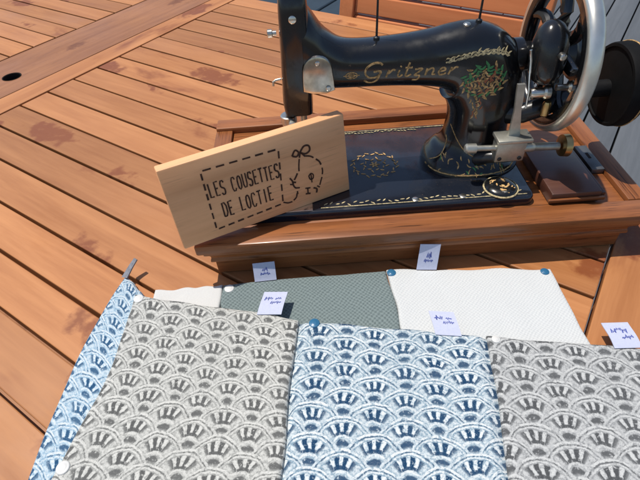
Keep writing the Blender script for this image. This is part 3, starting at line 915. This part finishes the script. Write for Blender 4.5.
# little medal before the lettering
bm = bmesh.new()
for r in (0.0048, 0.0026):
    decal(bm, [(0.0475 + r * 1.35 * math.cos(R(a)), 0.2030 + r * 0.75 * math.sin(R(a))) for a in range(0, 361, 20)], 0.0010)
decal(bm, [(0.0385, 0.2030), (0.0565, 0.2030)], 0.0009)
S(from_bm('gold_medal', bm, M['gold'], None, False))
# cream scroll band on the shoulder and thin lines
bm = bmesh.new()
for zoff, wv in ((0.0, 0.0017), (0.0038, 0.0011)):
    pts = []
    for i in range(60):
        f = i / 59
        pts.append((0.150 + 0.070 * f, 0.2115 + zoff * (1 - f * 0.4) + 0.0085 * math.sin(min(1, f * 1.25) * 1.57) - 0.007 * f ** 5 + 0.0006 * math.sin(i * 1.3)))
    decal(bm, pts, [wv * (0.6 + 0.5 * abs(math.sin(i * 0.7))) for i in range(60)])
for i in range(26):
    f = i / 25
    leaf(bm, 0.153 + 0.064 * f, 0.2125 + 0.0085 * math.sin(min(1, f * 1.25) * 1.57) - 0.007 * f ** 5, random.uniform(-0.6, 1.6), random.uniform(0.003, 0.008), 0.0017)
S(from_bm('cream_scroll', bm, M['cream'], None, False))
# flower spray on the pillar top
rg = random.Random(3)  # ornament
bg_, bn, brd = bmesh.new(), bmesh.new(), bmesh.new()
EX, EZ = 0.1950, 0.1880
for ring_n, rr, ln_, wd_ in ((30, 1.0, 0.0072, 0.0026), (26, 0.84, 0.0064, 0.0022), (22, 0.66, 0.0060, 0.0022), (16, 0.48, 0.0058, 0.0022), (11, 0.30, 0.0054, 0.0022), (6, 0.12, 0.0050, 0.0024)):
    for i in range(ring_n):
        a = 2 * math.pi * i / ring_n + rr
        top_ = math.sin(a) > 0.15
        m_ = bg_ if (rr > 0.6 and top_ and i % 3) or (rr > 0.9 and i % 2) else (brd if (i % 5 == 0 and rr < 0.9) else bn)
        leaf(m_, EX + 0.0225 * rr * math.cos(a), EZ + 0.0185 * rr * math.sin(a), a + 1.57 + (0.6 if i % 2 else -0.6) + rg.uniform(-0.2, 0.2), ln_, wd_)
for i in range(22):
    leaf(bn if i % 3 else brd, EX - 0.002 + rg.uniform(-0.009, 0.009) * (1 - i / 30), 0.168 - i * 0.0011, rg.uniform(3.6, 5.8), 0.0055, 0.0016)
# foot of the pillar
for i in range(40):
    x = rg.uniform(0.158, 0.252); z = rg.uniform(0.071, 0.090)
    leaf(bn if i % 4 else bg_, x, z, rg.uniform(0, 6.28), rg.uniform(0.004, 0.007), 0.0017)
decal(bn, sm2([(0.166, 0.120), (0.170, 0.105), (0.166, 0.092), (0.158, 0.084), (0.150, 0.078)], 6), 0.0013)
decal(bn, sm2([(0.172, 0.125), (0.179, 0.110), (0.188, 0.098), (0.200, 0.090)], 6), 0.0012)
decal(bn, [(0.146 + 0.004 * i, 0.0705 + 0.0002 * (i % 2)) for i in range(31)], 0.0016)
S(from_bm('gold_spray', bn, M['gold'], None, False))
S(from_bm('green_leaves', bg_, M['green'], None, False))
S(from_bm('red_petals', brd, M['red'], None, False))
# bed: border line and a garland
UPZ = Vector((0, 0, 1))
def flat(bm, pts, w, z=BZ + 0.0003):
    add_ribbon(bm, [Vector((x, y, z)) for x, y in pts], [UPZ] * len(pts), w, 0.00025)
def fleaf(bm, x, y, ang, ln, wd):
    pts = [(x + math.cos(ang) * ln * i / 5, y + math.sin(ang) * ln * i / 5) for i in range(6)]
    flat(bm, pts, [max(0.0003, wd * math.sin(math.pi * (0.08 + 0.84 * i / 5))) for i in range(6)])
bm = bmesh.new()
flat(bm, [(0.004, 0.4265), (0.255, 0.4265)], 0.0010)
for i in range(34):
    fleaf(bm, 0.008 + i * 0.0072, 0.4315 + 0.001 * (i % 2), rg.uniform(-0.9, 0.9), 0.0055, 0.0017)
S(from_bm('bed_border', bm, M['cream'], None, False))
bm = bmesh.new()
flat(bm, [(0.004, 0.5905), (0.255, 0.5905)], 0.0010)
for i in range(30):
    fleaf(bm, 0.008 + i * 0.0048, 0.5865, rg.uniform(-0.9, 0.9), 0.0045, 0.0014)
S(from_bm('bed_border', bm, M['cream'], None, False))
bm = bmesh.new()
for i in range(30):
    a = 2 * math.pi * i / 30 + rg.uniform(-0.08, 0.08)
    fleaf(bm, 0.080 + 0.0290 * math.cos(a), 0.507 + 0.0250 * math.sin(a), a + 1.57 + (0.5 if i % 2 else -0.5), 0.0065, 0.0019)
for i in range(16):
    a = 2 * math.pi * i / 16
    fleaf(bm, 0.080 + 0.0150 * math.cos(a), 0.507 + 0.0125 * math.sin(a), a + (0.8 if i % 2 else 2.2), 0.0060, 0.0017)
for a in range(0, 360, 60):
    fleaf(bm, 0.080, 0.507, R(a), 0.007, 0.0024)
S(from_bm('bed_garland', bm, M['gold'], None, False))
# ornamental round boss at the front corner of the bed
bc = (0.2270, 0.4400)
S(lathe('bed_boss', (bc[0], bc[1], BZ - 0.0005), (0, 0, 1), [(0, 0.0200), (0.003, 0.0200), (0.0055, 0.0175), (0.0075, 0.0120), (0.0085, 0.0050)], M['japan'], None, 32, angle=60))
bm = bmesh.new()
add_tube(bm, [Vector((bc[0] + 0.0202 * math.cos(2 * math.pi * i / 40), bc[1] + 0.0202 * math.sin(2 * math.pi * i / 40), BZ + 0.0016)) for i in range(40)], 0.0012, 6, True)
S(from_bm('boss_ring', bm, M['cream']))
bm = bmesh.new()
for i in range(30):
    a = rg.uniform(0, 6.28); r = rg.uniform(0.004, 0.016)
    p = Vector((bc[0] + r * math.cos(a), bc[1] + r * math.sin(a), BZ + 0.0084 - (r / 0.0205) ** 2 * 0.0058))
    n = Vector((math.cos(a) * r * 26, math.sin(a) * r * 26, 1)).normalized()
    q = p + Vector((-math.sin(a), math.cos(a), 0)) * 0.0045
    add_ribbon(bm, [p, (p + q) / 2, q], [n] * 3, [0.0008, 0.002, 0.0006], 0.0005)
S(from_bm('boss_ornament', bm, M['gold'], None, False))
for x in (0.178, 0.120):
    S(lathe('bed_screw', (x, 0.4300, BZ - 0.0002), (0, 0, 1), [(0, 0.0042), (0.0012, 0.0042), (0.0018, 0.003)], M['nickel'], None, 16))

# ------------------------------------------------------------------ wooden sign
SB = Vector((-0.15322, 0.37154, 0.0677))
SE = Vector((0.91577, 0.40170, 0.0))
bk = Vector((-SE.y, SE.x, 0))
LEAN = R(8)
SW = (bk * math.sin(LEAN) + Vector((0, 0, math.cos(LEAN)))).normalized()
SN = SE.cross(SW).normalized()                  # out of the lettered face
SLn, SHt, STh = 0.2135, 0.1010, 0.0150
sign = tag(empty('wooden_sign'), 'pale pine board with burnt lettering in a stitched border leaning on the machine base', 'sign')
sign.matrix_world = Matrix(((SE.x, SW.x, SN.x, SB.x), (SE.y, SW.y, SN.y, SB.y), (SE.z, SW.z, SN.z, SB.z), (0, 0, 0, 1)))
box('board', (0, 0, -STh), (SLn, SHt, 0), M['sign'], sign, 0.0018)
bm = bmesh.new()
def stroke(pts, w=0.0011, sm_=False):
    if sm_:
        pts = sm2(pts, 5)
    P = [Vector((x, y, 0.0002)) for x, y in pts]
    add_ribbon(bm, P, [UPZ] * len(P), w, 0.0003)
GL = {
 'L': [[(0, 1), (0, 0), (1, 0)]],
 'E': [[(1, 1), (0, 1), (0, 0), (1, 0)], [(0, 0.52), (0.75, 0.52)]],
 'S': [[(1, 0.86), (0.75, 1), (0.25, 1), (0, 0.84), (0, 0.62), (0.3, 0.52), (0.75, 0.46), (1, 0.34), (1, 0.14), (0.75, 0), (0.25, 0), (0, 0.14)]],
 'C': [[(1, 0.82), (0.75, 1), (0.25, 1), (0, 0.8), (0, 0.2), (0.25, 0), (0.75, 0), (1, 0.18)]],
 'O': [[(0.5, 1), (0.15, 0.9), (0, 0.65), (0, 0.35), (0.15, 0.1), (0.5, 0), (0.85, 0.1), (1, 0.35), (1, 0.65), (0.85, 0.9), (0.5, 1)]],
 'U': [[(0, 1), (0, 0.22), (0.22, 0), (0.78, 0), (1, 0.22), (1, 1)]],
 'T': [[(-0.1, 1), (1.1, 1)], [(0.5, 1), (0.5, 0)]],
 'D': [[(0, 0), (0, 1), (0.6, 1), (1, 0.75), (1, 0.25), (0.6, 0), (0, 0)]],
 'I': [[(0.5, 1), (0.5, 0)]],
}
def write(txt, u0, u1, w0, w1, y_slope=0.0):
    n = len(txt)
    adv = (u1 - u0) / n
    lw = adv * 0.60
    for i, chr_ in enumerate(txt):
        if chr_ == ' ': continue
        jx = random.uniform(-0.0002, 0.0002); jz = random.uniform(-0.0005, 0.0005)
        for s in GL[chr_]:
            stroke([(u0 + i * adv + adv * 0.2 + px * lw + jx, w0 + y_slope * i + py * (w1 - w0) + jz) for px, py in s], random.uniform(0.00145, 0.0019))
write('LES COUSETTES', 0.0440, 0.1268, 0.0525, 0.0695, -0.0002)
write('DE LOCTIE', 0.0525, 0.1150, 0.0240, 0.0418)
o = from_bm('lettering', bm, M['burn'], sign, False)
# stitched border
bm = bmesh.new()
def dashes(p, q, n, fill=0.62):
    for i in range(n):
        f0 = (i + 0.19) / n; f1 = f0 + fill / n
        stroke([(p[0] + (q[0] - p[0]) * f0, p[1] + (q[1] - p[1]) * f0), (p[0] + (q[0] - p[0]) * f1, p[1] + (q[1] - p[1]) * f1)], random.uniform(0.0016, 0.0021))
dashes((0.0415, 0.0865), (0.1295, 0.0840), 6)
dashes((0.1300, 0.0840), (0.1240, 0.0150), 5)
dashes((0.1230, 0.0145), (0.0410, 0.0112), 7)
dashes((0.0408, 0.0112), (0.0418, 0.0860), 6)
from_bm('stitched_border', bm, M['burn'], sign, False)
# thread running into a small drawn figure with a bow
bm = bmesh.new()
for s in ([(0.1245, 0.0158), (0.1300, 0.0128), (0.1355, 0.0125)], [(0.1375, 0.0135), (0.1415, 0.0165), (0.1432, 0.0215)],
          [(0.1500, 0.0490), (0.1508, 0.0560), (0.1525, 0.0640)], [(0.1475, 0.0470), (0.1450, 0.0430), (0.1425, 0.0400)],
          [(0.1600, 0.0655), (0.1660, 0.0632), (0.1700, 0.0600)], [(0.1728, 0.0572), (0.1765, 0.0530), (0.1783, 0.0480)],
          [(0.1792, 0.0435), (0.1793, 0.0390), (0.1785, 0.0350)], [(0.1775, 0.0315), (0.1752, 0.0260), (0.1735, 0.0220)],
          [(0.1445, 0.0700), (0.1490, 0.0760), (0.1530, 0.0720), (0.1500, 0.0680), (0.1450, 0.0700)],
          [(0.1545, 0.0715), (0.1600, 0.0775), (0.1660, 0.0765), (0.1665, 0.0705), (0.1610, 0.0680), (0.1545, 0.0715)],
          [(0.1545, 0.0715), (0.1530, 0.0655)], [(0.1560, 0.0705), (0.1600, 0.0650)],
          [(0.1375, 0.0440), (0.1400, 0.0390), (0.1405, 0.0330), (0.1425, 0.0290)], [(0.1400, 0.0380), (0.1440, 0.0360)], [(0.1400, 0.0345), (0.1365, 0.0360)], [(0.1425, 0.0290), (0.1475, 0.0275)], [(0.1440, 0.0240), (0.1440, 0.0200)],
          [(0.1610, 0.0385), (0.1640, 0.0410), (0.1668, 0.0385), (0.1660, 0.0340), (0.1625, 0.0335), (0.1610, 0.0385)], [(0.1640, 0.0410), (0.1640, 0.0290)],
          [(0.1545, 0.0240), (0.1610, 0.0225)], [(0.1575, 0.0240), (0.1570, 0.0160)], [(0.1540, 0.0165), (0.1600, 0.0150)],
          [(0.1650, 0.0210), (0.1690, 0.0180), (0.1680, 0.0130)], [(0.1700, 0.0220), (0.1730, 0.0190)]):
    stroke(s, random.uniform(0.0015, 0.0021), len(s) > 2)
from_bm('drawn_figure', bm, M['burn'], sign, False)

# ------------------------------------------------------------------ cloths
def cloth(name, quad, z0, z1, mat, label, group=None, n=36, seed=0, wav=0.0020, uvrot=0.0, edge=0.0025, lift=None, bow=(0.0, 0.0)):
    """thin padded sheet with soft rounded rims; quad TL, TR, BR, BL seen from the camera"""
    TL, TR, BR, BL = [Vector((*p, 0)) for p in quad]
    cen = (TL + TR + BR + BL) / 4
    th = z1 - z0
    bm = bmesh.new()
    uvl = bm.loops.layers.uv.new('UVMap')
    wid = ((TR - TL).length + (BR - BL).length) / 2
    hei = ((BL - TL).length + (BR - TR).length) / 2
    params = [0.0, 0.006, 0.018, 0.04] + [0.04 + 0.92 * i / n for i in range(1, n)] + [0.96, 0.982, 0.994, 1.0]
    def edge_w(u, s):
        return noise.noise(Vector((u * 5.0, s * 3.7 + seed, seed * 1.3))) * wav * 1.6
    def pos(u, v):
        p = TL * (1 - u) * (1 - v) + TR * u * (1 - v) + BR * u * v + BL * (1 - u) * v
        xd = (TR - TL).normalized(); yd = (BL - TL).normalized()
        p = p + yd * (edge_w(u, 1) * (1 - v) + edge_w(u, 2) * v) + xd * (edge_w(v, 3) * (1 - u) + edge_w(v, 4) * u)
        vb = min(1.0, v / 0.8)
        bw_ = 4 * vb * (1 - vb)
        return p + xd * bw_ * (bow[0] * (1 - u) + bow[1] * u)
    top, bot = {}, {}
    m = len(params)
    for i, u in enumerate(params):
        for j, v in enumerate(params):
            p = pos(u, v)
            du = min(u, 1 - u) * wid; dv = min(v, 1 - v) * hei
            dd = min(du, dv)
            rnd_ = 0.0
            e = min(edge, th * 0.98)
            if dd < e:
                rnd_ = (e - math.sqrt(max(0, e * e - (e - dd) ** 2)))
            wv = (noise.noise(Vector((p.x * 16, p.y * 16, seed))) * 0.7 + noise.noise(Vector((p.x * 42, p.y * 42, seed + 5))) * 0.3) * wav
            zz = z1 - min(rnd_, th * 0.9) + wv * min(1, dd / 0.012)
            if lift:
                zz += lift(u, v)
            top[i, j] = bm.verts.new((p.x - cen.x, p.y - cen.y, zz - z0))
            if i in (0, m - 1) or j in (0, m - 1):
                bot[i, j] = bm.verts.new((p.x - cen.x, p.y - cen.y, 0))
    uvs = {}
    cr, sr = math.cos(uvrot), math.sin(uvrot)
    def uvof(i, j):
        u, v = params[i] * wid, -params[j] * hei
        return (u * cr - v * sr, u * sr + v * cr)
    def face(keys, vv):
        f = bm.faces.new(vv)
        for lp, kk in zip(f.loops, keys):
            lp[uvl].uv = uvof(*kk)
    for i in range(m - 1):
        for j in range(m - 1):
            ks = [(i, j), (i, j + 1), (i + 1, j + 1), (i + 1, j)]
            face(ks, [top[k_] for k_ in ks])
    per = [(i, 0) for i in range(m)] + [(m - 1, j) for j in range(1, m)] + [(i, m - 1) for i in range(m - 2, -1, -1)] + [(0, j) for j in range(m - 2, 0, -1)]
    for a_, b_ in zip(per, per[1:] + per[:1]):
        face([a_, b_, b_, a_], [top[a_], top[b_], bot[b_], bot[a_]])
    bm.faces.new([bot[k_] for k_ in per])
    root = empty(name, (cen.x, cen.y, z0))
    tag(root, label, 'cloth', group)
    from_bm('fabric', bm, mat, root, angle=70)
    root['_z'] = th
    return root, cen

def snap(root, cen, x, y, ztop, mat, r=0.0056):
    z0 = root.location.z
    return lathe('snap_button', (x - cen.x, y - cen.y, ztop - z0 - 0.0004), (0, 0, 1), [(0, r * 0.95), (0.0004, r), (0.0010, r * 0.95), (0.0014, r * 0.80), (0.0013, r * 0.62), (0.0016, r * 0.55), (0.0017, r * 0.2)], mat, root, 22, angle=70)

def cloth_tag(root, cen, base, ax, out, w, ln, ztop, rise, marks, hz=1.0):
    """small woven ribbon label standing out over a cloth's edge; out: direction, rise: slope"""
    z0 = root.location.z
    p0 = Vector((base[0] - cen.x, base[1] - cen.y, ztop - z0))
    ax = Vector((*ax, 0)).normalized(); out = Vector((*out, 0)).normalized()
    bm = bmesh.new()
    rows = []
    K = 8
    up_ = Vector((0, 0, 1))
    for i in range(K + 1):
        f = i / K
        p = p0 + out * (ln * hz * (f - 0.12)) + up_ * (0.0008 + rise * ln * f ** 1.4 + 0.0013 * math.sin(f * 4.4))
        rows.append(p)
    rings = []
    for i, p in enumerate(rows):
        t = (rows[min(i + 1, K)] - rows[max(i - 1, 0)]).normalized()
        nn = ax.cross(t)
        if nn.z < 0: nn = -nn
        nn.normalize()
        rings.append([p - ax * w / 2 - nn * 0.0004, p + ax * w / 2 - nn * 0.0004, p + ax * w / 2 + nn * 0.0004, p - ax * w / 2 + nn * 0.0004])
    tg = from_bm('fabric_tag', add_loft(bm, rings), M['tag'], root, angle=50)
    bm = bmesh.new()
    for (fu, fv, lw, lt) in marks:      # printed marks in fractions of the tag
        i = fv * K
        i0 = int(min(K - 1, i)); fr = i - i0
        p = rows[i0].lerp(rows[i0 + 1], fr)
        t = (rows[i0 + 1] - rows[i0]).normalized()
        nn = ax.cross(t)
        if nn.z < 0: nn = -nn
        nn.normalize()
        c = p + ax * ((fu - 0.5) * w) + nn * 0.0005
        rt = random.Random(int(fu * 1000) + int(fv * 100) + int(base[0] * 9000))
        K2 = max(5, int(lw * 30))
        pts = []
        for q in range(K2 + 1):
            f = q / K2 - 0.5
            pts.append(c + ax * (f * lw * w) + t * ((0.5 if q % 2 else -0.5) * lt * ln * rt.uniform(0.1, 1.3) + rt.uniform(-0.2, 0.2) * lt * ln))
        add_ribbon(bm, pts, [nn] * len(pts), 0.0012, 0.00015)
    from_bm('tag_print', bm, M['ink'], tg, False)
    return tg
MK1 = [(0.30, 0.70, 0.32, 0.15), (0.64, 0.50, 0.42, 0.12), (0.70, 0.68, 0.22, 0.10)]
MK2 = [(0.52, 0.66, 0.22, 0.24), (0.52, 0.42, 0.42, 0.11)]
MK3 = [(0.26, 0.62, 0.18, 0.17), (0.66, 0.62, 0.18, 0.17), (0.45, 0.70, 0.24, 0.10), (0.64, 0.38, 0.40, 0.11)]

# back row, lying on the table
r, c = cloth('folded_cloth', [(-0.205, 0.3675), (-0.1235, 0.3695), (-0.125, 0.230), (-0.205, 0.230)], 0.0010, 0.0060, M['plain_white'],
             'plain white cloth half hidden under the pale grey print cloth', 'cloths laid out before the sewing machine', seed=1)
r, c = cloth('folded_cloth', [(-0.122, 0.3690), (0.0785, 0.3730), (0.085, 0.200), (-0.119, 0.200)], 0.0010, 0.0065, M['honey_green'],
             'grey green textured cloth under two white tags in front of the wooden base', 'cloths laid out before the sewing machine', seed=2)
snap(r, c, -0.1135, 0.3610, 0.0065, M['snap_white'], 0.0060)
cloth_tag(r, c, (-0.0695, 0.3700), (1, 0.05), (-0.05, 1), 0.0265, 0.026, 0.0065, 0.86, MK2, 0.42)
r, c = cloth('folded_cloth', [(0.0790, 0.3735), (0.2740, 0.3570), (0.2740, 0.190), (0.0860, 0.190)], 0.0010, 0.0072, M['waffle_white'],
             'white waffle cloth with two blue snap buttons at its top corners', 'cloths laid out before the sewing machine', seed=3)
snap(r, c, 0.0840, 0.3672, 0.0072, M['snap_blue'])
snap(r, c, 0.2650, 0.3520, 0.0072, M['snap_blue'], 0.0052)
cloth_tag(r, c, (0.1270, 0.3690), (1, -0.10), (0.34, 1), 0.0240, 0.0330, 0.0072, 0.98, MK2, 0.40)
# front row, thicker and folded, overlapping the back row
r, c = cloth('folded_cloth', [(-0.2450, 0.3930), (-0.2060, 0.3480), (-0.2080, 0.060), (-0.2830, 0.060)], 0.0010, 0.0120, M['print_blue_small'],
             'narrow strip of light blue print cloth with dark grey strap, leftmost of the cloths', 'cloths laid out before the sewing machine', seed=4, wav=0.0015, edge=0.006, bow=(-0.016, 0.012))
# strap at its corner
bm = bmesh.new()
sp_ = [Vector((-0.2440 - c.x, 0.3850 - c.y, 0.0120)), Vector((-0.2415 - c.x, 0.3910 - c.y, 0.0135)), Vector((-0.2370 - c.x, 0.3990 - c.y, 0.0175)), Vector((-0.2315 - c.x, 0.4060 - c.y, 0.0220))]
add_ribbon(bm, smooth_poly(sp_, 4), [Vector((-0.3, -0.5, 0.8)).normalized()] * 13, [0.0085 - 0.0003 * i for i in range(13)], 0.0009)
from_bm('strap', bm, M['strap'], r, True, 50)
r, c = cloth('folded_cloth', [(-0.2240, 0.3530), (-0.0290, 0.3010), (-0.0570, 0.040), (-0.2680, 0.050)], 0.0127, 0.0205, M['print_grey'],
             'warm pale grey fan print cloth between the light blue strip and the blue print cloth', 'cloths laid out before the sewing machine', seed=5, edge=0.004, bow=(0.012, -0.002))
snap(r, c, -0.2150, 0.3440, 0.0203, M['snap_white'], 0.0058)
snap(r, c, -0.2400, 0.1590, 0.0205, M['snap_white'], 0.0062)
cloth_tag(r, c, (-0.0610, 0.3110), (1, -0.08), (0.26, 1), 0.0270, 0.0300, 0.0206, 0.12, MK1)
r, c = cloth('folded_cloth', [(-0.0355, 0.3010), (0.1720, 0.2620), (0.1330, 0.040), (-0.0630, 0.040)], 0.0078, 0.0190, M['print_blue'],
             'dark blue and white fan print cloth in the middle of the front row', 'cloths laid out before the sewing machine', seed=6, edge=0.004, bow=(-0.001, 0.003), lift=lambda u, v: -0.0068 * max(0.0, 1 - min(u, 1 - u) * 0.2 / 0.013) ** 0.7)
snap(r, c, -0.0125, 0.2935, 0.0190, M['snap_blue'], 0.0060)
cloth_tag(r, c, (0.1265, 0.2690), (1, -0.16), (-0.05, 1), 0.0265, 0.0290, 0.0192, 0.12, MK1)
r, c = cloth('folded_cloth', [(0.1650, 0.2640), (0.3600, 0.2290), (0.3300, 0.035), (0.1265, 0.040)], 0.0127, 0.0198, M['print_grey_cool'],
             'cool grey fan print cloth at the right end of the front row', 'cloths laid out before the sewing machine', seed=8, edge=0.004, bow=(0.003, 0))
snap(r, c, 0.1735, 0.2570, 0.0198, M['snap_white'], 0.0045)
cloth_tag(r, c, (0.2990, 0.2395), (1, -0.05), (0.02, 1), 0.0270, 0.0300, 0.0200, 0.05, MK3)
for o in bpy.data.objects:
    if '_z' in o: del o['_z']
